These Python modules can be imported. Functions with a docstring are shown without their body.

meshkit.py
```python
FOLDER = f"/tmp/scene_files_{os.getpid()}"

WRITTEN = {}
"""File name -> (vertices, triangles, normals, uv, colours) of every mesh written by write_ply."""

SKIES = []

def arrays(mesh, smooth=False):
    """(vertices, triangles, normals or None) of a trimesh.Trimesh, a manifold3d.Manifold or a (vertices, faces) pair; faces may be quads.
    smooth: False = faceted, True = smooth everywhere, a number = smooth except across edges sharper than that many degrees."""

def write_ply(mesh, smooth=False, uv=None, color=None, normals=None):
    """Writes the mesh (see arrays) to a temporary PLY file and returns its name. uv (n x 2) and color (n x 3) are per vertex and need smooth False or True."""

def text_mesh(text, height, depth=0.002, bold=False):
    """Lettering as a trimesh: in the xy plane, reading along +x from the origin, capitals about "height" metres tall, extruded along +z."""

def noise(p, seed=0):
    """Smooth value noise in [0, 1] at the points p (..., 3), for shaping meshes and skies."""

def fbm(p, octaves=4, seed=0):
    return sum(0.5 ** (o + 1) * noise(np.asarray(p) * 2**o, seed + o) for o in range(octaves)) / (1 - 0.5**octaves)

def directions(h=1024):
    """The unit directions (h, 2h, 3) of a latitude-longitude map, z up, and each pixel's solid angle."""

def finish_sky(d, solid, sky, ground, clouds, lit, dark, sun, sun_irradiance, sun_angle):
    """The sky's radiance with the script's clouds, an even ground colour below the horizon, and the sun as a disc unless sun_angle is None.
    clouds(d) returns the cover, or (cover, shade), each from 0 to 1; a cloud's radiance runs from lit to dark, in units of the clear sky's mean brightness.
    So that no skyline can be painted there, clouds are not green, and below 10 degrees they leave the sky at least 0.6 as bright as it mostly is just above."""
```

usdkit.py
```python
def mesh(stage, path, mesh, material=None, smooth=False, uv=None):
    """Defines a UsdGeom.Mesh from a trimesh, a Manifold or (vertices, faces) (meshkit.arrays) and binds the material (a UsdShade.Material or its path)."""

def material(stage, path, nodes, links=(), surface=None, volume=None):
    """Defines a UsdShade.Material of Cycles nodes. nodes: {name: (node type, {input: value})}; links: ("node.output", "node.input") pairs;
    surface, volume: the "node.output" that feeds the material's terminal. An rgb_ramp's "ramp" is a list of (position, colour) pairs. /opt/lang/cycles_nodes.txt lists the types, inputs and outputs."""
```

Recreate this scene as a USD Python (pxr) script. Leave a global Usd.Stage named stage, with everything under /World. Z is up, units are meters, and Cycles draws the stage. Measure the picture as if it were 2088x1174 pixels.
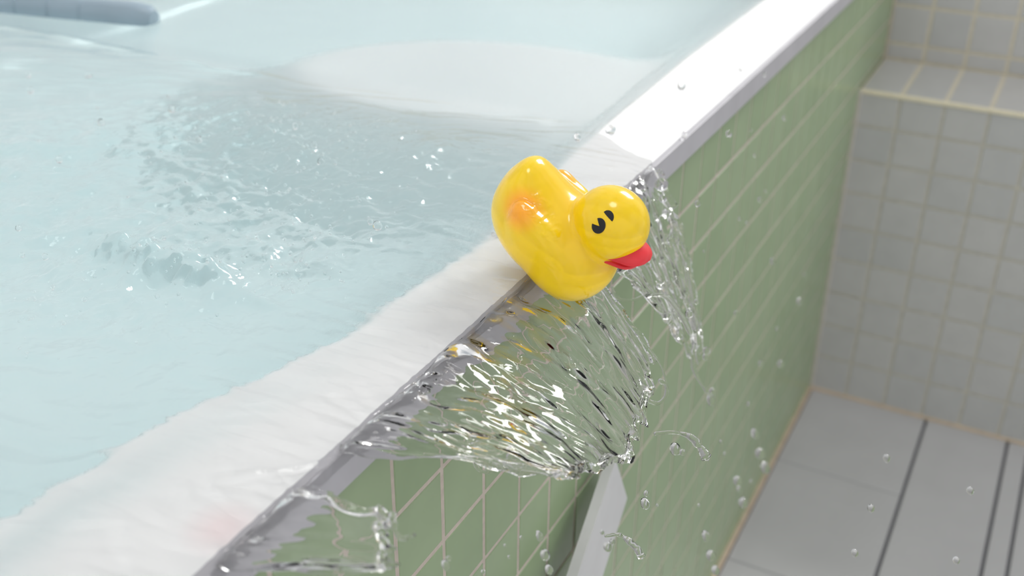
import math, numpy as np, trimesh, usdkit, meshkit
from pxr import Usd, UsdGeom, UsdLux, UsdShade, Gf, Sdf, Vt
from scipy.ndimage import distance_transform_edt, gaussian_filter

stage = Usd.Stage.CreateInMemory()
UsdGeom.SetStageUpAxis(stage, 'Z'); UsdGeom.SetStageMetersPerUnit(stage, 1.0)
UsdGeom.Xform.Define(stage, '/World'); UsdGeom.Scope.Define(stage, '/World/Looks')
RNG = np.random.default_rng(7)

# ---------------------------------------------------------------- camera (solved from the tile joints)
YAW, PITCH, ROLL, FPX = -0.47711776, 0.49543455, 0.01117884, 2213.78
EYE = np.array([0.2513, 0.0, 0.993])
def camera_axes():
    f = np.array([math.sin(YAW) * math.cos(PITCH), math.cos(YAW) * math.cos(PITCH), -math.sin(PITCH)])
    r = np.cross(f, [0, 0, 1.0]); r /= np.linalg.norm(r); u = np.cross(r, f)
    c, s = math.cos(ROLL), math.sin(ROLL)
    return np.array([c * r + s * u, -s * r + c * u, f])
AX = camera_axes()
cam = UsdGeom.Camera.Define(stage, '/World/camera')
m = np.eye(4); m[0, :3], m[1, :3], m[2, :3], m[3, :3] = AX[0], AX[1], -AX[2], EYE
cam.AddTransformOp().Set(Gf.Matrix4d(*m.ravel().tolist()))
cam.CreateHorizontalApertureAttr(36.0); cam.CreateVerticalApertureAttr(36.0 * 1174 / 2088)
cam.CreateFocalLengthAttr(FPX / 2088 * 36.0)
cam.CreateFStopAttr(6.8); cam.CreateFocusDistanceAttr(0.61)
cam.CreateClippingRangeAttr(Gf.Vec2f(0.02, 100.0))
cam.CreateExposureAttr(0.38)

# ---------------------------------------------------------------- light: an overcast sky and a veiled high sun
usdkit.material(stage, '/World/Looks/sky', {
    'tc': ('texture_coordinate', {}),
    'n': ('noise_texture', {'scale': 2.2, 'detail': 3.0, 'roughness': 0.5}),
    'r': ('rgb_ramp', {'ramp': [(0.40, (0.62, 0.66, 0.70)), (0.56, (1.25, 1.25, 1.25))]}),
    'bg': ('background_shader', {'strength': 0.55})},
    [('tc.generated', 'n.vector'), ('n.fac', 'r.fac'), ('r.color', 'bg.color')], surface='bg.background')
dome = UsdLux.DomeLight.Define(stage, '/World/sky')
dome.CreateIntensityAttr(1.0)
UsdShade.MaterialBindingAPI.Apply(dome.GetPrim()).Bind(UsdShade.Material.Get(stage, '/World/Looks/sky'))
sun = UsdLux.DistantLight.Define(stage, '/World/sun')
sun.CreateIntensityAttr(1.4); sun.CreateAngleAttr(17.0); sun.CreateColorAttr(Gf.Vec3f(1.0, 0.98, 0.95))
def aim(prim, toward):            # toward: the direction in which the light stands
    z = np.array(toward, float); z /= np.linalg.norm(z)
    x = np.cross([0, 1.0, 0], z); x /= np.linalg.norm(x); y = np.cross(z, x)
    q = np.eye(4); q[0, :3], q[1, :3], q[2, :3] = x, y, z
    UsdGeom.Xformable(prim).AddTransformOp().Set(Gf.Matrix4d(*q.ravel().tolist()))
aim(sun, (0.10, -0.06, 0.97))
glint_lamp = UsdLux.RectLight.Define(stage, '/World/highlight_lamp')        # unseen area light added beyond the back wall for highlights on the water
glint_lamp.CreateWidthAttr(1.05); glint_lamp.CreateHeightAttr(0.85); glint_lamp.CreateIntensityAttr(23.0); glint_lamp.CreateColorAttr(Gf.Vec3f(1.0, 0.99, 0.97))
WP, WT = np.array([0.35, 3.6, 2.7]), np.array([0.0, .5, .65])
z_ = (WP - WT) / np.linalg.norm(WP - WT); x_ = np.cross([0, 0, 1.0], z_); x_ /= np.linalg.norm(x_)
q_ = np.eye(4); q_[0, :3], q_[1, :3], q_[2, :3], q_[3, :3] = x_, np.cross(z_, x_), z_, WP
glint_lamp.AddTransformOp().Set(Gf.Matrix4d(*q_.ravel().tolist()))

# ---------------------------------------------------------------- helpers
def ray(px):
    return AX.T @ np.array([(px[0] - 1044) / FPX, -(px[1] - 587) / FPX, 1.0])
def on(px, axis, val):
    d = ray(px); return EYE + d * (val - EYE[axis]) / d[axis]
def proj(P):
    v = (np.asarray(P) - EYE) @ AX.T
    return np.stack([1044 + FPX * v[..., 0] / v[..., 2], 587 - FPX * v[..., 1] / v[..., 2], v[..., 2]], -1)
def sstep(a, b, x):
    t = np.clip((np.asarray(x, float) - a) / (b - a), 0, 1); return t * t * (3 - 2 * t)
USED = {}
def path_for(name, parent):
    base = (parent or '/World') + '/' + name
    n = USED.get(base, -1) + 1; USED[base] = n
    return base if n == 0 else f'{base}_{n:03d}'
def tag(p, label=None, cat=None, group=None, kind=None):
    p = p.GetPrim() if hasattr(p, 'GetPrim') else p
    for k, v in (('label', label), ('category', cat), ('group', group), ('kind', kind)):
        if v: p.SetCustomDataByKey(k, v)
    return p
def thing(name, label, cat, loc=(0, 0, 0), group=None, kind=None):
    x = UsdGeom.Xform.Define(stage, path_for(name, None))
    if any(loc): x.AddTranslateOp().Set(Gf.Vec3d(*map(float, loc)))
    tag(x, label, cat, group, kind); return str(x.GetPath())
def obj(name, mesh, mat, parent=None, smooth=False, shift=None):
    v, f = (mesh.vertices, mesh.faces) if hasattr(mesh, 'vertices') else mesh
    v = np.asarray(v, float)
    if shift is not None: v = v - np.asarray(shift)
    return usdkit.mesh(stage, path_for(name, parent), (v, np.asarray(f)), '/World/Looks/' + mat, smooth=smooth)
def primvar_color(m, col):
    UsdGeom.PrimvarsAPI(m).CreatePrimvar('paint', Sdf.ValueTypeNames.Color3fArray, 'vertex').Set(Vt.Vec3fArray.FromNumpy(np.asarray(col, np.float32)))
def box(lo, hi):
    b = trimesh.creation.box(np.subtract(hi, lo)); b.apply_translation((np.asarray(lo) + hi) / 2.0); return b
def rbox(lo, hi, r=0.002):
    import manifold3d as mf
    lo, hi = np.asarray(lo, float) + r, np.asarray(hi, float) - r
    s = mf.Manifold.sphere(r, 12)
    pts = [s.translate([float(a), float(b), float(c)]) for a in (lo[0], hi[0]) for b in (lo[1], hi[1]) for c in (lo[2], hi[2])]
    h = mf.Manifold.batch_hull(pts).to_mesh()
    return trimesh.Trimesh(h.vert_properties[:, :3], h.tri_verts, process=False)
def tile(o, eu, ev, en, u0, u1, v0, v1, h=0.003, b=0.0008, tilt=0.0, rnd=None):
    """a tile with chamfered edges on the plane o, eu, ev; en points out"""
    rings = [(0, -0.003), (0, h - b), (b * .35, h - b * .35), (b, h)]
    vs = []
    for ins, z in rings:
        for u, v in ((u0 + ins, v0 + ins), (u1 - ins, v0 + ins), (u1 - ins, v1 - ins), (u0 + ins, v1 - ins)):
            vs.append(o + eu * u + ev * v + en * z)
    fs = []
    for k in range(len(rings) - 1):
        for i in range(4):
            a, c = 4 * k + i, 4 * k + (i + 1) % 4
            fs += [(a, c, c + 4), (a, c + 4, a + 4)]
    k = 4 * (len(rings) - 1); fs += [(k, k + 1, k + 2), (k, k + 2, k + 3)]
    fs = np.array(fs)
    if np.dot(np.cross(eu, ev), en) < 0: fs = fs[:, ::-1]
    return np.array(vs), fs
def surface_nets(vol):
    """isosurface vol = 0 (inside negative) in grid coordinates, quads"""
    s = vol < 0
    nx, ny, nz = vol.shape
    corner = sum(s[i:nx - 1 + i, j:ny - 1 + j, k:nz - 1 + k].astype(np.int8) for i in (0, 1) for j in (0, 1) for k in (0, 1))
    cells = np.argwhere((corner > 0) & (corner < 8))
    idx = -np.ones((nx - 1, ny - 1, nz - 1), np.int64); idx[tuple(cells.T)] = np.arange(len(cells))
    acc, cnt = np.zeros((len(cells), 3)), np.zeros(len(cells))
    offs = [(i, j, k) for i in (0, 1) for j in (0, 1) for k in (0, 1)]
    val = {o: vol[cells[:, 0] + o[0], cells[:, 1] + o[1], cells[:, 2] + o[2]] for o in offs}
    for a in offs:
        for ax in range(3):
            if a[ax] == 0:
                b = list(a); b[ax] = 1; b = tuple(b)
                va, vb = val[a], val[b]; c = (va < 0) != (vb < 0)
                t = np.where(c, va / np.where(va == vb, 1, va - vb), 0)
                pt = np.array(a, float) + np.zeros((len(cells), 3)); pt[:, ax] += t
                acc[c] += pt[c]; cnt[c] += 1
    verts = cells + acc / np.maximum(cnt, 1)[:, None]
    faces = []
    for ax in range(3):
        u, w = (ax + 1) % 3, (ax + 2) % 3
        sl0, sl1 = [slice(None)] * 3, [slice(None)] * 3
        sl0[ax], sl1[ax] = slice(0, -1), slice(1, None)
        sa, sb = s[tuple(sl0)], s[tuple(sl1)]
        e = np.argwhere(sa != sb)
        ok = (e[:, u] > 0) & (e[:, w] > 0) & (e[:, u] < vol.shape[u] - 1) & (e[:, w] < vol.shape[w] - 1)
        e = e[ok]; flip = sa[tuple(e.T)]
        du, dw = np.eye(3, dtype=int)[u], np.eye(3, dtype=int)[w]
        q = np.stack([idx[tuple((e - du - dw).T)], idx[tuple((e - dw).T)], idx[tuple(e.T)], idx[tuple((e - du).T)]], 1)
        q[~flip] = q[~flip][:, ::-1]
        faces.append(q)
    q = np.vstack(faces)
    return verts, np.vstack([q[:, [0, 1, 2]], q[:, [0, 2, 3]]])
def relax(v, f, n):
    """shrink-free smoothing"""
    e = np.vstack([f[:, [0, 1]], f[:, [1, 2]], f[:, [2, 0]]]); e = np.vstack([e, e[:, ::-1]])
    k = np.maximum(np.bincount(e[:, 0], minlength=len(v)), 1)[:, None]
    mean = lambda w: np.stack([np.bincount(e[:, 0], w[e[:, 1], c], len(v)) for c in range(3)], 1) / k
    for _ in range(n):
        v = v + .5 * (mean(v) - v); v = v - .52 * (mean(v) - v)
    return v + .5 * (mean(v) - v)
def fbm2(a, b, octaves=4, seed=0):
    return meshkit.fbm(np.stack([a, b, np.full(np.shape(a), 3.37 + seed)], -1), octaves, seed) * 2 - 1
def noise2(a, b, seed=0):
    return meshkit.noise(np.stack([a, b, np.full(np.shape(a), 1.71 + seed)], -1), seed) * 2 - 1
def catmull(pts, n):
    pts = np.asarray(pts, float); p = np.vstack([2 * pts[0] - pts[1], pts, 2 * pts[-1] - pts[-2]])
    t = np.linspace(0, len(pts) - 1 - 1e-9, n); i = t.astype(int); t = (t - i)[:, None]
    a, b, c, d = p[i], p[i + 1], p[i + 2], p[i + 3]
    return 0.5 * (2 * b + (c - a) * t + (2 * a - 5 * b + 4 * c - d) * t ** 2 + (3 * b - a - 3 * c + d) * t ** 3)
def tube(points, radii, sides=12):
    p = np.asarray(points, float); r = np.broadcast_to(radii, (len(p),))
    t = np.gradient(p, axis=0); t /= np.linalg.norm(t, axis=1, keepdims=True) + 1e-12
    up = np.array([0.31, 0.2, 0.93]); a = np.cross(t, up); a /= np.linalg.norm(a, axis=1, keepdims=True); b = np.cross(t, a)
    ang = np.arange(sides) * 2 * np.pi / sides
    v = p[:, None] + r[:, None, None] * (np.cos(ang)[None, :, None] * a[:, None] + np.sin(ang)[None, :, None] * b[:, None])
    i, j = np.meshgrid(np.arange(len(p) - 1), np.arange(sides), indexing='ij'); n = sides
    q = np.stack([i * n + j, i * n + (j + 1) % n, (i + 1) * n + (j + 1) % n, (i + 1) * n + j], -1).reshape(-1, 4)
    f = np.vstack([q[:, [0, 1, 2]], q[:, [0, 2, 3]]])
    v = np.vstack([v.reshape(-1, 3), p[:1] - t[:1] * r[0] * .8, p[-1:] + t[-1:] * r[-1] * .8]); L = (len(p) - 1) * n; k = np.arange(n)
    f = np.vstack([f, np.stack([np.full(n, len(v) - 2), (k + 1) % n, k], 1), np.stack([np.full(n, len(v) - 1), L + k, L + (k + 1) % n], 1)])
    return v, f

# ---------------------------------------------------------------- materials
def plain(name, col, rough=0.5, spec=0.5, noise=0.0, nscale=60.0, bump=0.0, bscale=400.0, coat=0.0, metallic=0.0):
    nodes = {'p': ('principled_bsdf', {'base_color': col, 'roughness': rough, 'specular_ior_level': spec, 'coat_weight': coat, 'metallic': metallic})}
    links = []
    if noise or bump:
        nodes['g'] = ('geometry', {})
    if noise:
        nodes['n'] = ('noise_texture', {'scale': nscale, 'detail': 4.0})
        lo = tuple(c * (1 - noise) for c in col); hi = tuple(min(1, c * (1 + noise)) for c in col)
        nodes['r'] = ('rgb_ramp', {'ramp': [(0.3, lo), (0.7, hi)]})
        links += [('g.position', 'n.vector'), ('n.fac', 'r.fac'), ('r.color', 'p.base_color')]
    if bump:
        nodes['bn'] = ('noise_texture', {'scale': bscale, 'detail': 3.0})
        nodes['b'] = ('bump', {'strength': bump, 'distance': 0.001})
        links += [('g.position', 'bn.vector'), ('bn.fac', 'b.height'), ('b.normal', 'p.normal')]
    return usdkit.material(stage, '/World/Looks/' + name, nodes, links, surface='p.BSDF')
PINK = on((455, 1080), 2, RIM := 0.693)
usdkit.material(stage, '/World/Looks/acrylic', {                      # white acrylic with a faint pink reflection painted into the rim colour
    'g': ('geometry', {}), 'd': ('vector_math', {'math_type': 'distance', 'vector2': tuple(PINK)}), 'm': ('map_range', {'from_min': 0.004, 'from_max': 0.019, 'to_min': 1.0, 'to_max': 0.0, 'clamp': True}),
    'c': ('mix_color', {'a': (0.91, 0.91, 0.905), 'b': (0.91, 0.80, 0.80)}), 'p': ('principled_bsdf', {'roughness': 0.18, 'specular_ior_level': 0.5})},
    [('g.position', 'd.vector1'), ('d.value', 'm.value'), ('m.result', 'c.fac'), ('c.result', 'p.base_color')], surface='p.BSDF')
plain('trim_metal', (0.45, 0.44, 0.465), 0.42, 0.4, noise=0.05, nscale=30)
GREENS = [(0.272, 0.355, 0.205), (0.262, 0.347, 0.197), (0.282, 0.364, 0.214)]
for i, g in enumerate(GREENS): plain(f'green_tile_{"abc"[i]}', g, 0.25, 0.4, noise=0.04, nscale=25)
plain('green_grout', (0.54, 0.47, 0.41), 0.85, 0.2, noise=0.08, nscale=200)
WHITES = [(0.49, 0.487, 0.478), (0.475, 0.475, 0.468), (0.50, 0.495, 0.483)]
for i, g in enumerate(WHITES): plain(f'white_tile_{"abc"[i]}', g, 0.3, 0.4, noise=0.03, nscale=30, bump=0.1, bscale=60)
plain('white_grout', (0.52, 0.495, 0.43), 0.9, 0.2, noise=0.08, nscale=120)
plain('beige_grout', (0.62, 0.57, 0.46), 0.9, 0.2, noise=0.08, nscale=120)
plain('cream_edge', (0.72, 0.66, 0.50), 0.6, 0.3, noise=0.05, nscale=80)
plain('caulk', (0.58, 0.47, 0.36), 0.7, 0.3, noise=0.08, nscale=60)
plain('floor_tile', (0.485, 0.48, 0.49), 0.35, 0.4, noise=0.03, nscale=12)
plain('floor_joint_dark', (0.17, 0.17, 0.185), 0.9, 0.2)
plain('floor_joint_grey', (0.40, 0.40, 0.41), 0.9, 0.2)
plain('bill_red', (0.80, 0.035, 0.045), 0.32, 0.5)
plain('black_paint', (0.012, 0.011, 0.01), 0.35, 0.4)
plain('handle_plastic', (0.30, 0.385, 0.45), 0.35, 0.5, noise=0.05, nscale=20)
plain('slab_grey', (0.60, 0.60, 0.60), 0.5, 0.3, noise=0.04, nscale=30)
usdkit.material(stage, '/World/Looks/duck_vinyl', {
    'a': ('attribute', {'attribute': 'paint'}),
    'p': ('principled_bsdf', {'roughness': 0.16, 'specular_ior_level': 0.5, 'subsurface_weight': 0.25, 'subsurface_scale': 0.006,
                              'subsurface_radius': (1.0, 0.7, 0.1), 'coat_weight': 0.25, 'coat_roughness': 0.04})},
    [('a.color', 'p.base_color')], surface='p.BSDF')
usdkit.material(stage, '/World/Looks/clear_water', {
    'g': ('glass_bsdf', {'color': (1, 1, 1), 'roughness': 0.0, 'IOR': 1.333})}, [], surface='g.BSDF')
usdkit.material(stage, '/World/Looks/bath_water', {
    'geo': ('geometry', {}), 'n': ('noise_texture', {'scale': 260.0, 'detail': 2.0}), 'b': ('bump', {'strength': 0.2, 'distance': 0.001}),
    'g': ('glass_bsdf', {'color': (1, 1, 1), 'roughness': 0.0, 'IOR': 1.333}),
    'v': ('absorption_volume', {'color': (0.0, 0.72, 0.80), 'density': 0.42})},
    [('geo.position', 'n.vector'), ('n.fac', 'b.height'), ('b.normal', 'g.normal')], surface='g.BSDF', volume='v.volume')

# ---------------------------------------------------------------- setting: floor, ledge, walls
RIM = 0.693; YL, YB = 1.562, 1.740; ZL = 0.510; XR = 1.10
X, Y, Z = np.eye(3)
fl = thing('floor', 'pale grey floor of large rectangular tiles with dark long joints', 'floor', kind='structure')
obj('joint_bed', box((0, -0.3, -0.05), (XR, YL, -0.005)), 'floor_joint_dark', fl)
fx = [0.003, 0.1855, 0.306, 0.336, 0.455, 0.60, 0.78, 1.10]
for i in range(len(fx) - 1):
    ys = {0: [-.3, .12, .365, .610, .855, 1.1045, 1.347, YL], 1: [-.3, .9, YL], 2: [-.3, 1.05, YL]}.get(i, [-.3, .4, .9, YL])
    for j in range(len(ys) - 1):
        g = 0.0023
        obj('tile', tile(np.zeros(3), X, Y, Z, fx[i] + g, fx[i + 1] - g, ys[j] + g * .8, ys[j + 1] - g * .8, h=0.0, b=0.001), 'floor_tile', fl)
        if j: obj('joint', box((fx[i] + g, ys[j] - g, -0.006), (fx[i + 1] - g, ys[j] + g, -0.0012)), 'floor_joint_grey', fl)

xs = [0.0, .0575, .117, .176, .232, .290, .348, .406, .464, .522, .58, .638, .696]
zs = [ZL, .4575, .404, .352, .296, .2406, .182, .1235, .065, 0.0]
lg = thing('tiled_ledge', 'low off-white square-tiled ledge with cream front edge behind the tub end', 'ledge')
obj('ledge_core', box((-0.0, YL + .001, -0.01), (XR, YB, ZL - .001)), 'white_grout', lg)
k = 0
for i in range(len(xs) - 1):
    for j in range(len(zs) - 1):
        g = 0.0021
        obj('tile', tile(np.array([0, YL + .003, 0]), X, Z, -Y, xs[i] + g, xs[i + 1] - g, zs[j + 1] + g, zs[j] - g, h=0.003), f'white_tile_{"abc"[int(RNG.integers(3))]}', lg)
    obj('tile', tile(np.array([0, 0, ZL - .003]), X, Y, Z, xs[i] + g * 1.4, xs[i + 1] - g * 1.4, YL + .007, YB - .006, h=0.003), f'white_tile_{"abc"[int(RNG.integers(3))]}', lg)
obj('top_joints', box((0.0005, YL + .002, ZL - .003), (XR, YB, ZL - .0006)), 'beige_grout', lg)
obj('front_edge', rbox((0, YL - .002, ZL - .006), (XR, YL + .006, ZL + .0006), .0025), 'cream_edge', lg, smooth=40)
wb = thing('wall_back', 'off-white square-tiled back wall above the ledge', 'wall', kind='structure')
obj('wall_core', box((-1.2, YB + .001, -0.01), (XR, YB + .1, .80)), 'beige_grout', wb)
zb = [ZL] + [.535, .5935, .652, .7105, .769, .80]
xb = [-.30, -.2415, -.183, -.1245, -.066, 0.0] + xs[1:]
for i in range(len(xb) - 1):
    for j in range(len(zb) - 1):
        g = 0.0026
        obj('tile', tile(np.array([0, YB + .003, 0]), X, Z, -Y, xb[i] + g, xb[i + 1] - g, zb[j] + g, zb[j + 1] - g, h=0.003), f'white_tile_{"abc"[int(RNG.integers(3))]}', wb)
t1 = obj('trim_1', rbox((0.0, YL - .0035, -.001), (XR, YL + .003, .0045), .002), 'caulk', smooth=40); tag(t1, 'tan sealant line where the floor meets the tiled ledge', 'sealant', kind='structure')
t2 = obj('trim_2', rbox((-.003, -.3, -.001), (.0045, YL, .005), .002), 'caulk', smooth=40); tag(t2, 'tan sealant line where the floor meets the green panel', 'sealant', kind='structure')
t3 = obj('trim_3', rbox((-.003, YL - .0035, 0), (.004, YL + .003, ZL), .002), 'white_grout', smooth=40); tag(t3, 'upright pale sealant line between green panel and ledge front', 'sealant', kind='structure')

# ---------------------------------------------------------------- tub panel of green tiles
pn = thing('tub_panel', 'green square-tiled side panel of the bathtub with beige joints', 'tub panel')
obj('backing', box((-0.02, -0.30, -0.005), (-0.0016, YB, RIM - .0206)), 'green_grout', pn)
pz = [RIM - .0205] + [RIM - .0711 - .0521 * i for i in range(12)] + [0.0]
py = np.arange(-5, 33) * .04745 + .7870 - .04745 * 10
py = np.array([y for y in py if -0.2 < y < YB]); py = np.append(py, YB)
cells = []
for a, b in zip(py[:-1], py[1:]):
    for c, d in zip(pz[1:], pz[:-1]):
        q = proj(np.array([(0, a, c), (0, b, c), (0, b, d), (0, a, d)]))
        inside = (q[:, 2] > .05).all() and q[:, 0].max() > -5 and q[:, 0].min() < 2093 and q[:, 1].max() > -5 and q[:, 1].min() < 1179
        area = abs(np.sum(q[:, 0] * np.roll(q[:, 1], -1) - q[:, 1] * np.roll(q[:, 0], -1))) / 2 if inside else 0
        cells.append((area, a, b, c, d))
cells.sort(key=lambda x: -x[0])
rest = []
for n, (area, a, b, c, d) in enumerate(cells):
    g = 0.0016
    v, f = tile(np.array([-.004, 0, 0]), Y, Z, X, a + g, b - g, c + g, d - g, h=0.003 + RNG.uniform(-.0002, .0002))
    if n < 296 and area > 0:
        obj('tile', (v, f), f'green_tile_{"abc"[int(RNG.integers(3))]}', pn)
    else:
        rest.append(trimesh.Trimesh(v, f, process=False))
tag(obj('tile_field', trimesh.util.concatenate(rest), 'green_tile_a', pn), kind='stuff')

# ---------------------------------------------------------------- bathtub
YK = np.array([-.4, .10, .2, .285, .343, .40, .46, .52, .60, .70, .776, 1.0, 1.25, 1.8])
XK = -np.array([.110, .108, .105, .098, .076, .060, .050, .046, .050, .060, .068, .075, .076, .076])
def x_in(y): return np.interp(y, YK, XK) + .006 * noise2(y * 22, y * 0, 77) * sstep(.75, .6, y)
SEAT = np.array([-.27, .915])
def shell_z(x, y):
    d = x_in(y) - x
    d = np.minimum(np.minimum(d, x + 0.93), np.minimum(y + .02, YB - .045 - y))
    ds = np.where(d > 0, d, 0)
    depth = 0.23 * (1 - np.exp(-(ds / .075) ** 1.5))
    lip = (.0035 + .020 * sstep(.40, .20, y)) * sstep(-.07, 0, d) ** 2
    ex, ey = (x - SEAT[0]) * .94 + (y - SEAT[1]) * .34, -(x - SEAT[0]) * .34 + (y - SEAT[1]) * .94
    seat = sstep(1.35, .65, np.sqrt((ex / .25) ** 2 + (ey / .17) ** 2))
    depth = depth * (1 - seat) + np.minimum(depth, .075) * seat
    return RIM - lip - depth
tub = thing('bathtub', 'white bathtub with flat wide rim and grey metal edge', 'bathtub')
gx = np.concatenate([np.arange(-.95, -.14, .008), np.arange(-.14, .0001, .0025)]); gx[-1] = -0.0005
gy = np.concatenate([np.arange(-.05, 1.74, .006), [1.74]])
GX, GY = np.meshgrid(gx, gy, indexing='ij')
def grid_faces(nx, ny):
    i, j = np.meshgrid(np.arange(nx - 1), np.arange(ny - 1), indexing='ij')
    q = np.stack([i * ny + j, (i + 1) * ny + j, (i + 1) * ny + j + 1, i * ny + j + 1], -1).reshape(-1, 4)
    return np.vstack([q[:, [0, 1, 2]], q[:, [0, 2, 3]]])
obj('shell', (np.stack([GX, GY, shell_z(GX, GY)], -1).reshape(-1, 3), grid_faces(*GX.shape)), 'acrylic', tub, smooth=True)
obj('edge_trim', rbox((-.003, -.05, RIM - .0202), (.0022, YB, RIM + .0004), .0006), 'trim_metal', tub, smooth=40)

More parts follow.
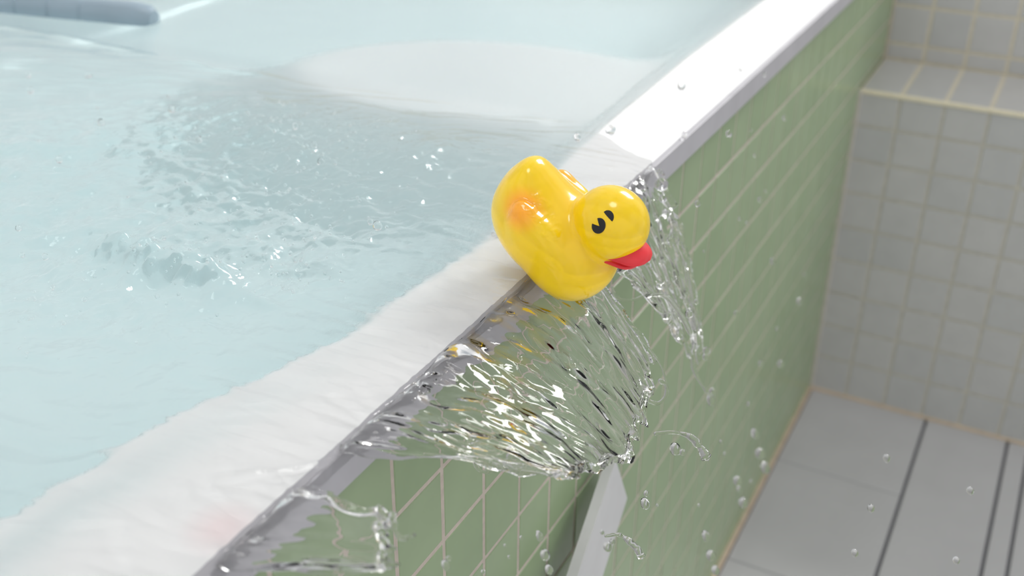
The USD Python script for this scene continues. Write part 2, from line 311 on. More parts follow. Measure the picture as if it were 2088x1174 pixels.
# ---------------------------------------------------------------- water in the tub
def axis_nodes(a, b, s0, k, ref):
    out = [a]
    while out[-1] < b: out.append(out[-1] + s0 + k * abs(out[-1] - ref))
    out[-1] = b; return np.array(out)
wy = axis_nodes(.06, YB - .05, .0011, .0021, .1)
tx = -axis_nodes(0.0, .925, .0012, .0021, 0.0)[::-1]
TX, WY = np.meshgrid(tx, wy, indexing='ij')
over = sstep(.745, .70, WY)                                     # where the water runs over the rim
xmax = -.012 + .0155 * over
WX = TX + (xmax) * sstep(-.10, 0, TX)
def px_world(px, z=RIM): return on(px, 2, z)[:2]
chop_c = px_world((470, 430)); 
def water_top(x, y):
    level = -.0055 + .0095 * sstep(.80, .66, y)
    near_edge = sstep(-.06, 0.0, x)
    z = level * (1 - .45 * near_edge * sstep(.78, .70, y))
    # the turbulent patch
    u, v = x - chop_c[0], y - chop_c[1]
    edge_line = (y - (.742 + .10 * np.clip(x + .45, 0, .4))) + .02 * noise2(x * 12, y * 12, 5)
    calm = sstep(.012, -.012, edge_line)
    r = np.sqrt((u / .30) ** 2 + (v / .20) ** 2) + .22 * fbm2(x * 9, y * 9, 3, 11)
    chop = sstep(1.15, .45, r) * calm * sstep(-.06, -.14, x)
    wx, wy_ = x + .012 * fbm2(x * 22, y * 22, 2, 21), y + .012 * fbm2(x * 22, y * 22, 2, 22)
    big = fbm2(wx * 14, wy_ * 14, 3, 1)
    rid = 1 - np.abs(fbm2(wx * 34, wy_ * 34, 3, 2)) * 2.2
    fine = 1 - np.abs(fbm2(wx * 95, wy_ * 80, 3, 3)) * 2.2
    z = z + chop * (.0085 * big + .0046 * rid + .0024 * fine + .0011 * (1 - np.abs(fbm2(wx * 190, wy_ * 150, 2, 31)) * 2.2))
    # lines of ripples running out from it
    s = fbm2(x * 18, y * 18, 2, 7)
    rip = noise2((y * .93 - x * .35) * 85 + 2.5 * s, (x * .93 + y * .35) * 16, 8)
    z = z + calm * (1 - chop) * sstep(-.04, -.10, x) * (.00095 * rip + .00045 * noise2((y * .93 - x * .35) * 190 + 3.5 * s, (x * .93 + y * .35) * 34, 38))
    z = z + (1 - chop) * calm * .0016 * fbm2(x * 16, y * 16, 2, 9) * sstep(-.02, -.10, x)
    # smooth tongues of water on the rim
    flow = noise2(x * 26 + 1.2 * s, y * 105 + 1.5 * fbm2(x * 12, y * 30, 2, 14), 12) * .6 + noise2(x * 50, y * 230, 13) * .25
    z = z + (.0021 * flow + .0011 * noise2(x * 75 + 2 * s, y * 300 + 3 * s, 41) * sstep(-.11, -.03, x)) * sstep(-.16, -.05, x) * sstep(.76, .68, y)
    z = z + .0007 * fbm2(x * 10, y * 10, 3, 15) * (1 - calm) + .0035 * np.exp(-(edge_line / .007) ** 2) * sstep(-.25, -.5, x) * (.4 + .6 * noise2(x * 40, y * 40, 18))
    # a breaking crest
    c0, c1 = px_world((225, 545)), px_world((425, 600)); t = np.clip(((x - c0[0]) * (c1[0] - c0[0]) + (y - c0[1]) * (c1[1] - c0[1])) / np.sum((c1 - c0) ** 2), 0, 1)
    dd = np.hypot(x - c0[0] - t * (c1[0] - c0[0]), y - c0[1] - t * (c1[1] - c0[1]))
    z = z + .011 * np.exp(-(dd / .012) ** 2) * (.6 + .55 * fine)
    # the lip of a thin wave lying on the rim
    p0, p1 = px_world((400, 990)), px_world((690, 948)); t2 = np.clip(((x - p0[0]) * (p1[0] - p0[0]) + (y - p0[1]) * (p1[1] - p0[1])) / np.sum((p1 - p0) ** 2), 0, 1)
    sdw = ((x - p0[0]) * (p1[1] - p0[1]) - (y - p0[1]) * (p1[0] - p0[0])) / np.hypot(*(p1 - p0)); d2 = np.hypot(x - p0[0] - t2 * (p1[0] - p0[0]), y - p0[1] - t2 * (p1[1] - p0[1]))
    z = z + .0016 * np.exp(-(d2 / .0016) ** 2) * sstep(0, .4, t2)
    return RIM + z
top = water_top(WX, WY)
bottom = np.minimum(shell_z(np.minimum(WX, -.0005), WY) - .005, top - .002)
lipf = sstep(-.0035, 0.0, TX) ** 3
top = top * (1 - .8 * lipf) + bottom * .8 * lipf
nx, ny = TX.shape
fT = grid_faces(nx, ny); n = nx * ny
ring = np.concatenate([np.arange(ny), np.arange(1, nx) * ny + ny - 1, (nx - 1) * ny + np.arange(ny - 2, -1, -1), np.arange(nx - 2, 0, -1) * ny])
rn = np.roll(ring, -1)
fS = np.vstack([np.stack([ring, rn, rn + n], 1), np.stack([ring, rn + n, ring + n], 1)])
V = np.vstack([np.stack([WX, WY, top], -1).reshape(-1, 3), np.stack([WX, WY, bottom], -1).reshape(-1, 3)])
tag(obj('bath_water', (V, np.vstack([fT, fT[:, ::-1] + n, fS])), 'bath_water', smooth=60), 'churning pale blue water filling the white bathtub and spilling over its rim', 'water')

# ---------------------------------------------------------------- grab handle at the far side of the tub
a, b = np.array([-.86, .796, RIM + .002]), np.array([-.620, .848, RIM - .003])
hx = (b - a) / np.linalg.norm(b - a); hl = np.linalg.norm(b - a)
gh = thing('grab_handle', 'blurred blue-grey round grab handle with a slanted end at the far left of the tub', 'handle', a)
def lathe_along(prof, axis, cut=None):
    prof = np.asarray(prof, float); s = np.cross(axis, [0, 0, 1.0]); s /= np.linalg.norm(s); w = np.cross(s, axis); nseg = 40
    ang = np.arange(nseg) * 2 * np.pi / nseg
    v = prof[:, 0, None, None] * axis + prof[:, 1, None, None] * (np.cos(ang)[None, :, None] * s + np.sin(ang)[None, :, None] * w)
    i, j = np.meshgrid(np.arange(len(prof) - 1), np.arange(nseg), indexing='ij')
    q = np.stack([i * nseg + j, i * nseg + (j + 1) % nseg, (i + 1) * nseg + (j + 1) % nseg, (i + 1) * nseg + j], -1).reshape(-1, 4)
    return v.reshape(-1, 3), np.vstack([q[:, [0, 1, 2]], q[:, [0, 2, 3]]])
R0 = .0165
prof = [(0, .001), (0, R0)]
for g in (.04, .085, .125, .165): prof += [(g - .0025, R0), (g - .0012, R0 - .0012), (g + .0012, R0 - .0012), (g + .0025, R0)]
prof += [(hl - .045, R0)]
obj('grip', lathe_along(prof, hx), 'handle_plastic', gh, smooth=35)
obj('end_cap', lathe_along([(hl - .045, R0 * 1.02), (hl - .02, R0 * 1.03), (hl - .006, R0 * .92), (hl, R0 * .6), (hl + .001, .0005)], hx), 'handle_plastic', gh, smooth=35)

# ---------------------------------------------------------------- rubber duck: F forward, U up, L to its right (towards the camera)
PIT = math.radians(23)
DO = np.array([.010, .525, RIM + .006])
Fv = np.array([math.cos(PIT), 0, -math.sin(PIT)]); Uv = np.array([math.sin(PIT), 0, math.cos(PIT)]); Lv = np.array([0, -1.0, 0])
def duck_world(p):
    p = np.asarray(p, float) * .001
    return p[..., :1] * Fv + p[..., 1:2] * Uv + p[..., 2:3] * Lv
def smin(a, b, k):
    h = np.clip(.5 + .5 * (b - a) / k, 0, 1); return b * (1 - h) + a * h - k * h * (1 - h)
def ell(P, c, r, rot=0.0):
    q = P - np.array(c, float); cr, sr = math.cos(rot), math.sin(rot)
    f, u = q[..., 0] * cr + q[..., 1] * sr, -q[..., 0] * sr + q[..., 1] * cr
    q = np.stack([f, u, q[..., 2]], -1); r = np.array(r, float)
    k0 = np.linalg.norm(q / r, axis=-1); k1 = np.linalg.norm(q / r ** 2, axis=-1)
    return k0 * (k0 - 1) / np.maximum(k1, 1e-6)
HEAD, HR = np.array([17.5, 43.2, 0.0]), 22.0
def to_duck(px, lat):
    d = on(px, 1, DO[1] - lat * .001) - DO; return np.array([d @ Fv, d @ Uv]) * 1000
def duck_sdf(P):
    d = ell(P, (-9, 17, 0), (41, 26, 33), -0.08)
    d = smin(d, ell(P, (8, 7, 0), (24, 22, 29)), 8)
    d = smin(d, ell(P, (-32, 30, 0), (16, 21, 22), 0.45), 14)      # tail
    d = smin(d, ell(P, (-38, 45, 0), (4.5, 5.0, 10), 0.6), 7)
    d = smin(d, ell(P, (8, 27, 0), (16, 14, 17)), 6)                # neck
    d = smin(d, ell(P, HEAD, (22.4, 21.5, 22.0)), 4.5)
    for s in (-1, 1):                                               # wings moulded into the sides
        d = smin(d, ell(P, (-12, 25, s * 27.5), (19, 11, 6.5), -0.35), 6)
        d = smin(d, ell(P, (-24, 33, s * 27), (8, 5.5, 5), -0.6), 4)
    d = np.maximum(d, -P[..., 1] - 9.0)                             # flat bottom
    return d
step = 0.8
ax = [np.arange(-62, 50, step), np.arange(-11, 76, step), np.arange(-40, 41, step)]
G = np.stack(np.meshgrid(*ax, indexing='ij'), -1)
v, f = surface_nets(duck_sdf(G))
v = v * step + np.array([a_[0] for a_ in ax])
tm = trimesh.Trimesh(v, f, process=False); trimesh.smoothing.filter_taubin(tm, iterations=6); v = np.array(tm.vertices)
w0, w1 = to_duck((1078, 415), 27), to_duck((1132, 480), 27)
tt = np.clip(((v[:, 0] - w0[0]) * (w1[0] - w0[0]) + (v[:, 1] - w0[1]) * (w1[1] - w0[1])) / np.sum((w1 - w0) ** 2), 0, 1)
wd = np.hypot(v[:, 0] - w0[0] - tt * (w1[0] - w0[0]), v[:, 1] - w0[1] - tt * (w1[1] - w0[1]))
wetm = sstep(4.2, 1.8, wd) * (v[:, 2] > 8)
v = v + trimesh.Trimesh(v, f, process=False).vertex_normals * (np.sign(np.linalg.det(np.array([Fv, Uv, Lv]))) * 0 + 1) * (wetm * (.25 + .55 * noise2(v[:, 0] * .42, v[:, 1] * .75, 61)))[:, None]
dk = thing('rubber_duck', 'yellow rubber duck with red bill tipping over the tub rim', 'rubber duck', DO)
YEL, ORA = np.array([.85, .56, .004]), np.array([.95, .36, .02])
wt = 0
for s in (-1, 1):
    wt = np.maximum(wt, sstep(15, 3, np.linalg.norm((v - np.array([-27, 35, s * 28])) * [.85, 1, .7], axis=1)))
body = obj('body', (duck_world(v), f[:, ::-1] if np.linalg.det(np.array([Fv, Uv, Lv])) < 0 else f), 'duck_vinyl', dk, smooth=True)
primvar_color(body, YEL * (1 - wt[:, None]) + ORA * wt[:, None])
BA = math.radians(8)
def bill_half(upper):
    # rows along the bill from inside the head to the tip; the bill points a little upwards
    n_, m_ = 30, 32
    t = np.linspace(0, 1, n_)[:, None]; a_ = np.linspace(0, 2 * np.pi, m_, endpoint=False)[None, :]
    L_ = 33.0 if upper else 28.0
    rnd = np.sqrt(np.clip(1 - (np.clip(t - .66, 0, 1) / .34) ** 2.6, 0, 1)) + .002
    half = (17.0 - 5.0 * t) * rnd * (1.0 if upper else .86)
    c, s_ = np.cos(a_), np.sin(a_)
    if upper:
        mid = 1.0 * np.sin(t * np.pi) + 1.2 * t ** 3; tu = (6.0 * (1 - t) ** .8 + 5.2) * rnd; td = 2.2 * rnd
        u = mid + np.where(s_ > 0, tu, td) * s_ - .012 * (half * c) ** 2
    else:
        mid = -3.4 - .6 * t; tu = 2.0 * rnd; td = (6.2 - 2.0 * t) * rnd
        u = mid + np.where(s_ > 0, tu, td) * s_ - .008 * (half * c) ** 2
    f_ = L_ * t + 0 * a_
    P = np.stack([15.0 + f_ * math.cos(BA) - u * math.sin(BA), 31.2 + f_ * math.sin(BA) + u * math.cos(BA), half * c], -1)
    q = np.array([(i * m_ + j, i * m_ + (j + 1) % m_, (i + 1) * m_ + (j + 1) % m_, (i + 1) * m_ + j) for i in range(n_ - 1) for j in range(m_)])
    tm = trimesh.Trimesh(duck_world(P.reshape(-1, 3)), np.vstack([q[:, [0, 1, 2]], q[:, [0, 2, 3]]]), process=False)
    if tm.volume < 0: tm.invert()
    return tm
bu = bill_half(True); bl = bill_half(False)
obj('upper_bill', bu, 'bill_red', dk, smooth=True)
obj('lower_bill', bl, 'bill_red', dk, smooth=True)
def on_head(fu, side):
    """points (f, u) of a flat patch pushed sideways on to the head's surface"""
    fu = np.asarray(fu, float); q = np.zeros((len(fu), 3)); q[:, :2] = fu; lo, hi = np.full(len(fu), 0.0), np.full(len(fu), 40.0)
    for _ in range(26):
        mid = (lo + hi) / 2; q[:, 2] = mid * side; ins = duck_sdf(q) < 0; lo, hi = np.where(ins, mid, lo), np.where(ins, hi, mid)
    q[:, 2] = side * (lo + .18); return q
def patch(poly, side):
    from shapely.geometry import Polygon, Point
    from shapely.ops import triangulate
    P = Polygon(poly); x0, y0, x1, y1 = P.bounds; pts = list(P.exterior.segmentize(.35).coords)[:-1]
    for gx_ in np.arange(x0, x1, .5):
        for gy_ in np.arange(y0, y1, .5):
            if P.buffer(-.2).contains(Point(gx_, gy_)): pts.append((gx_, gy_))
    from scipy.spatial import Delaunay
    pts = np.array(pts); T = Delaunay(pts).simplices; T = T[[P.buffer(.01).contains(Point(*pts[t_].mean(0))) for t_ in T]]
    w = duck_world(on_head(pts, side)); nrm = np.cross(w[T[:, 1]] - w[T[:, 0]], w[T[:, 2]] - w[T[:, 0]]); T = np.where(((nrm @ (Lv * side)) < 0)[:, None], T[:, ::-1], T)
    return w, T
EYE_C = np.array([15.6, 50.0])
def eye_poly():
    ang = np.radians(np.linspace(194, 194 + 304, 44)); return np.vstack([[(.5, .3)], np.stack([3.9 * np.cos(ang), 4.2 * np.sin(ang)], 1)]) + EYE_C
def brow_poly():
    ang = np.radians(np.linspace(0, 180, 24)); c, d = math.cos(-.2), math.sin(-.2)
    q = np.stack([3.5 * np.cos(ang), 2.7 * np.sin(ang)], 1)
    return EYE_C + [1.6, 6.2] + np.stack([q[:, 0] * c - q[:, 1] * d, q[:, 0] * d + q[:, 1] * c], 1)
for s in (1, -1):
    obj('eye', patch(eye_poly(), s), 'black_paint', dk, smooth=True)
    obj('eyebrow', patch(brow_poly(), s), 'black_paint', dk, smooth=True)

# ---------------------------------------------------------------- water pouring over the edge
def curtain(name, label, lines, seed, ns, nt, hole=.0, thick=1.0, tmaxj=.12, amp=1.0, cat='water', lenses=()):
    """lines: (y on the rim, end pixel, end y): streamlines from the rim's edge to where the sheet breaks up"""
    ys, ends = [], []
    for y0, B, y1 in lines: ys.append(y0); ends.append(on(B, 1, y1))
    ys, ends = np.array(ys), np.array(ends)
    key = np.linspace(0, 1, len(ys))
    s = np.linspace(-.02, 1.02, ns); t = np.linspace(0, 1.12, nt)
    S, T = np.meshgrid(s, t, indexing='ij')
    from scipy.interpolate import PchipInterpolator
    y0 = PchipInterpolator(key, ys, extrapolate=True)(S); e = [PchipInterpolator(key, ends[:, k], extrapolate=True)(S) for k in range(3)]
    px_ = .0005 + (e[0]) * T; py_ = y0 + (e[1] - y0) * T ** 1.15; pz_ = RIM + .0015 + (e[2] - RIM) * T ** 1.75
    Pc = np.stack([px_, py_, pz_], -1)
    du, dv = np.gradient(Pc, axis=0), np.gradient(Pc, axis=1); N = np.cross(du, dv); N /= np.linalg.norm(N, axis=-1, keepdims=True)
    if N[ns // 2, nt // 3] @ np.array([.7, -.3, .6]) < 0: N = -N
    wlen = abs(ys[-1] - ys[0]); ls = float(np.linalg.norm(Pc[ns // 2, -1] - Pc[ns // 2, 0]))
    a, b = S * wlen * 1000, T * ls * 1000                          # millimetres across and along
    ds_, dt_ = wlen * 1040 / ns, ls * 1120 / nt
    rg = np.random.default_rng(seed)
    def field(sa, sb):                                              # a smooth random field, sa by sb millimetres, of unit spread
        w = gaussian_filter(rg.standard_normal((ns, nt)), (sa / ds_, sb / dt_), mode='nearest'); return w / w.std()
    ramp = sstep(-.02, .10, T)
    streak = np.clip(field(1.5, 11) - .7, 0, 2.2)
    n0 = amp * ramp * (1.5 * field(10, 18) + .85 * field(3.8, 9) + .36 * field(1.9, 4.8))
    h = thick + ramp * amp * (.32 * field(6, 16) + .22 * field(2.4, 7) )
    ridge = ramp * amp * (.55 * streak + .30 * field(1.7, 5))
    for (ly, lt, lr, la) in lenses:
        g_ = np.exp(-(((y0 - ly) * 1000) ** 2 + (b - lt) ** 2) / lr ** 2); n0 = n0 + la * g_; h = h + .45 * la * g_
    end = 1 - tmaxj * (.5 + .5 * fbm2(S * 7, T * 0 + .5, 3, seed + 6)) - .25 * tmaxj * noise2(S * 28, T * 0, seed + 7)
    mask = (T < end) & (S > 0.02 + .03 * noise2(b / 24, a * 0, seed + 10) * ramp) & (S < 1.0 + .012 * noise2(b / 11, a * 0, seed + 11))
    if hole:
        hv = .5 + .19 * field(4.5, 11)
        mask &= ~((hv < hole) & (T > .35))
        mask = gaussian_filter(mask.astype(float), 1.0) > .5
    mask[0] = mask[-1] = False; mask[:, -1] = False
    pad = np.pad(mask, ((0, 0), (6, 0)), constant_values=True)
    d = distance_transform_edt(pad, sampling=(ds_, dt_))[:, 6:]
    dn = distance_transform_edt(~mask, sampling=(ds_, dt_))
    sd = np.where(mask, d, -dn)
    h = np.maximum(h, .25) + np.exp(-((sd - 2.2) / 1.9) ** 2) * (1.5 + .8 * field(4, 4))
    n0 = 5.0 * np.tanh(n0 / 5.0); h = np.clip(h, .25, 3.3)
    nn = np.arange(-10, 10.1, .37)
    hh = h * np.sqrt(np.clip(sd / 2.6, 0, 1))
    mid = n0 + .5 * ridge * np.clip(sd / 2.6, 0, 1); hh = np.maximum(hh + .5 * ridge * np.clip(sd / 2.6, 0, 1), .45 * hh)
    vol = np.abs(nn[None, None] - mid[..., None]) - hh[..., None]
    vol = np.where((sd < 0)[..., None], np.maximum(vol, -sd[..., None] * .5 + .02), vol)
    vol[:, 0] = 1.0
    vv, ff = surface_nets(vol)
    i0 = np.clip(vv[:, 0].astype(int), 0, ns - 2); j0 = np.clip(vv[:, 1].astype(int), 0, nt - 2); fs, ft = vv[:, 0] - i0, vv[:, 1] - j0
    def lerp(F_):
        return ((1 - fs) * (1 - ft))[:, None] * F_[i0, j0] + (fs * (1 - ft))[:, None] * F_[i0 + 1, j0] + ((1 - fs) * ft)[:, None] * F_[i0, j0 + 1] + (fs * ft)[:, None] * F_[i0 + 1, j0 + 1]
    nz = np.interp(vv[:, 2], np.arange(len(nn)), nn) * .001
    W = lerp(Pc) + lerp(N) * nz[:, None]
    tm = trimesh.Trimesh(W, ff, process=False)
    tm.vertices = relax(W, ff, 3)
    if tm.volume < 0: tm.invert()
    return tag(obj(name, tm, 'clear_water', smooth=True), label, cat)
curtain('water_curtain', 'wide clear sheet of water pouring off the rim below the rubber duck', [
    (.312, (1165, 985), .385), (.345, (1200, 990), .375), (.385, (1235, 985), .400), (.43, (1290, 970), .435), (.475, (1330, 915), .475), (.515, (1345, 840), .515), (.55, (1352, 785), .548)],
    40, 330, 330, hole=.24, tmaxj=.16, lenses=[(.412, 9, 8, 3.2), (.33, 14, 6, 1.2)])
curtain('water_stream', 'narrow splashing stream of water falling beyond the duck bill', [
    (.565, (1350, 640), .60), (.61, (1395, 740), .63), (.655, (1425, 800), .65), (.70, (1448, 770), .675)],
    71, 220, 330, hole=.38, thick=.9, tmaxj=.25, amp=1.25)
curtain('water_dribble', 'short clear dribble of water over the rim at the lower left of the picture', [
    (.232, (800, 1165), .262), (.250, (862, 1160), .272), (.268, (850, 1100), .285), (.288, (820, 1065), .300)],
    93, 220, 240, hole=.36, thick=.8, tmaxj=.3, amp=.9)

# ---------------------------------------------------------------- loose strands and droplets
def strand(px, py, rad, label, seed, n=70):
    """a thin beaded ligament of water hanging across the sheet's flow: pixels seen, place along the rim (one value or one per point), radius in mm"""
    dx = np.broadcast_to(py, (len(px),))
    p = catmull([on(q, 1, d) for q, d in zip(px, dx)], n)
    t = np.linspace(0, 1, n); r = np.interp(t, np.linspace(0, 1, len(np.atleast_1d(rad))), np.atleast_1d(rad)) * .001
    r = r * (1 + .35 * noise2(t * len(px) * 2.3, t * 0 + seed, seed))
    tm = trimesh.Trimesh(*tube(p, r, 14), process=False)
    if tm.volume < 0: tm.invert()
    return tag(obj('water_strand', tm, 'clear_water', smooth=True), label, 'water')
strand([(1248, 585), (1258, 606), (1285, 612), (1325, 602), (1360, 606), (1388, 640), (1408, 680)], .600, [1.0, 1.3, 1.0, 1.2, 1.6, 2.0, 2.2], 'thin looping strand of water below the duck bill', 3)
strand([(1255, 648), (1290, 682), (1325, 712), (1350, 750), (1360, 790)], .545, [.9, .7, .6, .6, .7], 'thin arched water thread right of the wide sheet', 4)
strand([(1306, 788), (1318, 812), (1340, 822), (1357, 808), (1358, 786), (1345, 775)], .540, [1.4, 1.5, 1.2, 1.2, 1.5, 1.7], 'curled U-shaped bead of water at the right edge of the wide sheet', 5)
strand([(1335, 884), (1372, 881), (1405, 889), (1425, 908), (1440, 932)], .490, [1.0, 1.1, 1.6, 2.2, 2.7], 'bent water strand flung right from the lower corner of the wide sheet', 6)
strand([(1234, 1092), (1262, 1090), (1282, 1102), (1300, 1120), (1307, 1134)], .420, [.8, 1.0, 1.5, 2.0, 2.3], 'small bent water strand near the bottom edge in front of the pale slab', 7)
strand([(1415, 700), (1412, 735), (1420, 765), (1437, 792), (1450, 808)], .655, [1.6, 1.7, 1.5, 1.2, .9], 'curved lower tail of the narrow stream beyond the duck', 8)
strand([(975, 905), (968, 935), (980, 960), (1010, 958), (1035, 940), (1045, 918)], .372, [2.0, 1.3, 1.0, 1.0, 1.5, 2.2], 'looping bead of water on the lower rim of the wide sheet', 9)
strand([(800, 1048), (806, 1082), (820, 1097), (845, 1090)], .285, [1.8, 1.3, 1.0, .7], 'small hook-shaped strand of water above the lower dribble', 10)

# where each droplet hangs: pixel, radius in pixels, stretch along its fall, distance out from the panel
DROPS = {
 'rim': ('small clear water droplet hanging above the dry white rim', [(1390, 175, 8, 1.1, -.01), (1245, 265, 11, 1.0, -.03), (1177, 280, 7, 1.3, -.03), (1395, 274, 6, 1.1, .0), (1511, 142, 4, 1, .0)]),
 'green': ('small clear water droplet flying in front of the green tiles', [
   (1559, 152, 4, 1.1, .01), (1600, 240, 5, 1.2, .03), (1486, 273, 6, 1.2, .03), (1532, 265, 3, 1, .02), (1540, 316, 4, 1.1, .03), (1562, 390, 3, 1.2, .03), (1422, 415, 6, 1.2, .04), (1550, 407, 5, 1.2, .05),
   (1509, 446, 4, 1.1, .05), (1523, 454, 3, 1.2, .04), (1575, 533, 5, 1.7, .05), (1436, 512, 3, 1.2, .05), (1630, 614, 6, 1.3, .06), (1420, 615, 5, 1.2, .06), (1405, 640, 8, 1.1, .07), (1585, 671, 4, 1.3, .06),
   (1551, 741, 5, 1.4, .06), (1592, 742, 7, 1.2, .07), (1440, 715, 8, 1.1, .07), (1438, 728, 6, 1.3, .07), (1450, 815, 9, 1.5, .07), (1453, 797, 7, 1.0, .075), (1501, 638, 5, 1.1, .06), (1527, 824, 4, 1.5, .07), (1539, 884, 7, 1.9, .08),
   (1550, 924, 10, 1.1, .09), (1560, 953, 9, 1.5, .08), (1504, 980, 9, 1.2, .09), (1532, 981, 4, 1.1, .08), (1507, 997, 5, 1.3, .08), (1515, 1024, 10, 1.2, .09), (1439, 1092, 7, 1.9, .09), (1450, 1132, 10, 1.2, .1), (1459, 1162, 8, 1.4, .1),
   (1100, 1092, 7, 1.9, .08), (1111, 1131, 10, 1.2, .09), (1119, 1161, 8, 1.4, .09), (1315, 1026, 9, 1.4, .09), (1318, 1006, 6, 1.1, .09), (1377, 915, 11, 1.3, .095), (1392, 922, 7, 1.0, .1), (1376, 635, 4, 1.2, .06), (1470, 900, 3, 1.6, .08), (1478, 925, 3, 1.6, .08),
   (1426, 1030, 3, 1.5, .08), (908, 1152, 8, 1.6, .06), (915, 1138, 6, 1.0, .06), (1030, 1112, 3, 1.5, .07), (1038, 1135, 3, 1.5, .07), (1063, 1096, 4, 1.3, .07), (985, 1165, 4, 1.3, .06), (1340, 1030, 3, 1.4, .08), (1640, 560, 3, 1.3, .06)]),
 'floor': ('blurred water droplet falling in front of the pale floor tiles', [(1808, 934, 7, 1.3, -.66), (1978, 1000, 7, 1.3, -.66), (1776, 1036, 7, 1.3, -.62), (1743, 1127, 7, 1.3, -.60), (1950, 1142, 7, 1.3, -.60)]),
 'slab': ('clear water droplet in front of the slanted pale slab', [(1239, 1115, 9, 1.2, .11), (1248, 1104, 6, 1.0, .11), (1228, 1085, 4, 1.3, .11)]),
 'tub': ('tiny bright water droplet thrown up over the churning tub water', [(57, 153, 6, 1.1, 9), (62, 184, 7, 1.1, 9), (178, 154, 5, 1, 9), (206, 250, 7, 1.2, 9), (198, 218, 4, 1, 9), (350, 223, 7, 1.1, 9), (343, 195, 4, 1.1, 9), (120, 325, 7, 1.1, 9), (358, 280, 4, 1, 9),
   (405, 285, 7, 1.2, 9), (183, 155, 4, 1, 9), (38, 465, 6, 1.1, 9), (78, 285, 4, 1, 9), (602, 258, 6, 1.2, 9), (640, 295, 6, 1.3, 9), (655, 330, 7, 1.2, 9), (380, 370, 4, 1, 9), (560, 345, 4, 1.2, 9), (70, 610, 4, 1, 9), (45, 520, 5, 1.1, 9), (92, 523, 6, 1.3, 9), (770, 460, 9, 1.2, 9), (755, 452, 6, 1.2, 9)]),
}
BIG = [(1349, 376, 14, 1.0, .02, 'large round water droplet at the top of the narrow stream beside the rim edge'), (1351, 405, 8, 1.1, .025, 'ring-like smaller droplet just under the large round droplet'),
       (1010, 486, 8, 1.6, -.045, 'small drop of water hanging from the rear of the yellow rubber duck')]
ico = trimesh.creation.icosphere(subdivisions=3)
def droplet(px, py, r, st, dx, label, group=None):
    if dx == 9:
        base = on((px, py), 2, RIM + .012); P = base
    else:
        P = on((px, py), 0, dx) if dx > -.3 else on((px, py), 1, -dx)
    dist = float((P - EYE) @ AX[2]); rad = r / FPX * dist
    v = ico.vertices * 1.0
    v = v * (1 + .10 * noise2(v[:, 0] * 1.6 + px, v[:, 1] * 1.6 + v[:, 2], int(px) % 97))[:, None]
    taper = 1 - .18 * (st - 1) * v[:, 2:3]
    v = np.hstack([v[:, :2] * taper, v[:, 2:]]) * [1, 1, st]
    axis = np.array([.45 if dx != 9 else .2, .0, -1.0]); axis /= np.linalg.norm(axis)
    e1 = np.cross(axis, [0, 1.0, 0]); e1 /= np.linalg.norm(e1); e2 = np.cross(axis, e1)
    w = (v[:, :1] * e1 + v[:, 1:2] * e2 - v[:, 2:] * axis) * rad + P
    f = ico.faces if np.linalg.det(np.array([e1, e2, -axis])) > 0 else ico.faces[:, ::-1]
    tag(obj('water_droplet', (w, f), 'clear_water', smooth=True), label, 'droplet', group)
def nth(k): return f'{k}{"th" if 10 < k % 100 < 14 else {1: "st", 2: "nd", 3: "rd"}.get(k % 10, "th")}'
WHERE = {'rim': ('above the white rim', 'droplets above the rim'), 'green': ('before the green tiles', 'droplets before the green tiles'), 'floor': ('before the pale floor', 'droplets before the floor'),
         'slab': ('before the slanted pale slab', 'droplets before the slab'), 'tub': ('over the churning tub water', 'droplets over the tub water')}
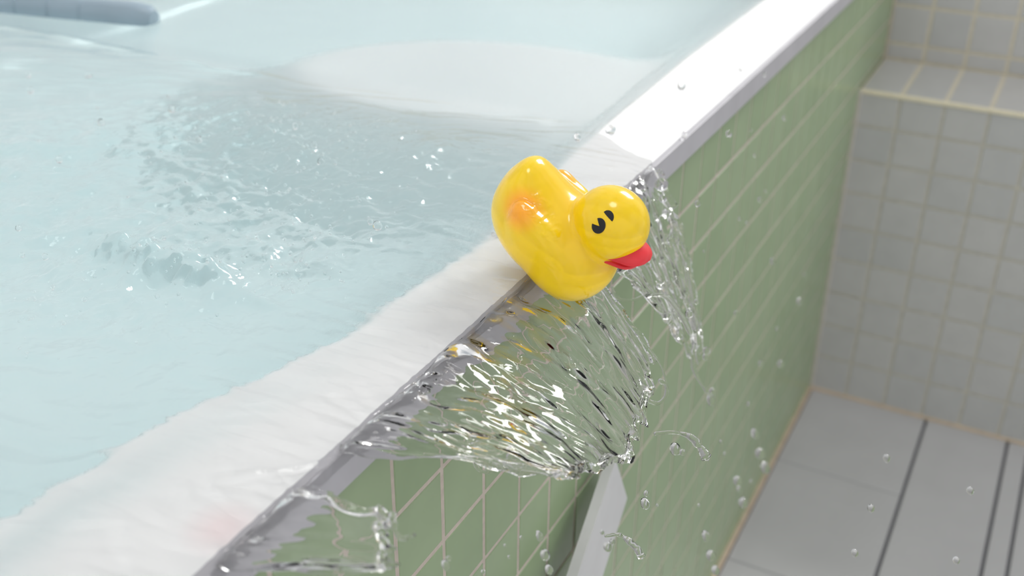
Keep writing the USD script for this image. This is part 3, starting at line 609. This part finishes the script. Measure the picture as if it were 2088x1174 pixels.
for key, (label, L) in DROPS.items():
    for k, (px, py, r, st, dx) in enumerate(sorted(L, key=lambda q: q[1])):
        how = ('tiny ' if r < 4.5 else 'small ' if r < 8 else 'plump ') + ('long ' if st > 1.35 else 'oval ' if st > 1.12 else 'round ')
        droplet(px, py, r, st, dx, f'{how}clear droplet {WHERE[key][0]}, {nth(k + 1)} of those from the top', WHERE[key][1])
for (px, py, r, st, dx, label) in BIG: droplet(px, py, r, st, dx, label)

# ---------------------------------------------------------------- added pale slab on the panel, standing in for a cloned floor patch
A0, A1 = on((1258, 975), 0, .014), on((1180, 1215), 0, .024)
dv = (A1 - A0) / np.linalg.norm(A1 - A0); L = (0.0 - A0[2]) / dv[2]
sx = np.array([1.0, 0, 0.04]); sw = np.cross(sx, dv); sw /= np.linalg.norm(sw); sn = np.cross(dv, sw); sn *= np.sign(sn[0])
hb = rbox((-.5, -.5, -.5), (.5, .5, .5), .01); q = np.asarray(hb.vertices)
sl = q[:, :1] * dv * L + q[:, 1:2] * sw * .062 + q[:, 2:] * sn * .008 + (A0 + dv * L / 2)
tag(obj('added_slab', (sl, hb.faces if np.linalg.det(np.array([dv, sw, sn])) > 0 else hb.faces[:, ::-1]), 'slab_grey', smooth=30), 'added pale grey strip against the green panel, standing in for a cloned floor patch', 'slab')

# ---------------------------------------------------------------- froth on the churning water
fr, base = [], trimesh.creation.icosphere(subdivisions=1)
for (cx_, cy_, sx_, sy_, n_) in [(600, 275, 60, 25, 60), (690, 310, 70, 40, 70), (400, 290, 60, 40, 40), (450, 440, 120, 60, 70), (620, 420, 70, 40, 60), (350, 570, 70, 22, 70), (560, 580, 60, 20, 45), (100, 680, 50, 40, 25), (640, 520, 60, 40, 40), (240, 620, 90, 40, 30)]:
    for _ in range(n_):
        q = px_world((cx_ + RNG.normal() * sx_, cy_ + RNG.normal() * sy_)); zz = float(water_top(q[:1], q[1:])[0]); r_ = .0005 + .0009 * RNG.random() ** 2
        fr.append(trimesh.Trimesh(base.vertices * r_ + [q[0], q[1], zz + r_ * .8], base.faces, process=False))
tag(obj('water_froth', trimesh.util.concatenate(fr), 'clear_water', smooth=True), 'clusters of tiny bright bubbles riding on the churning tub water', 'froth', kind='stuff')
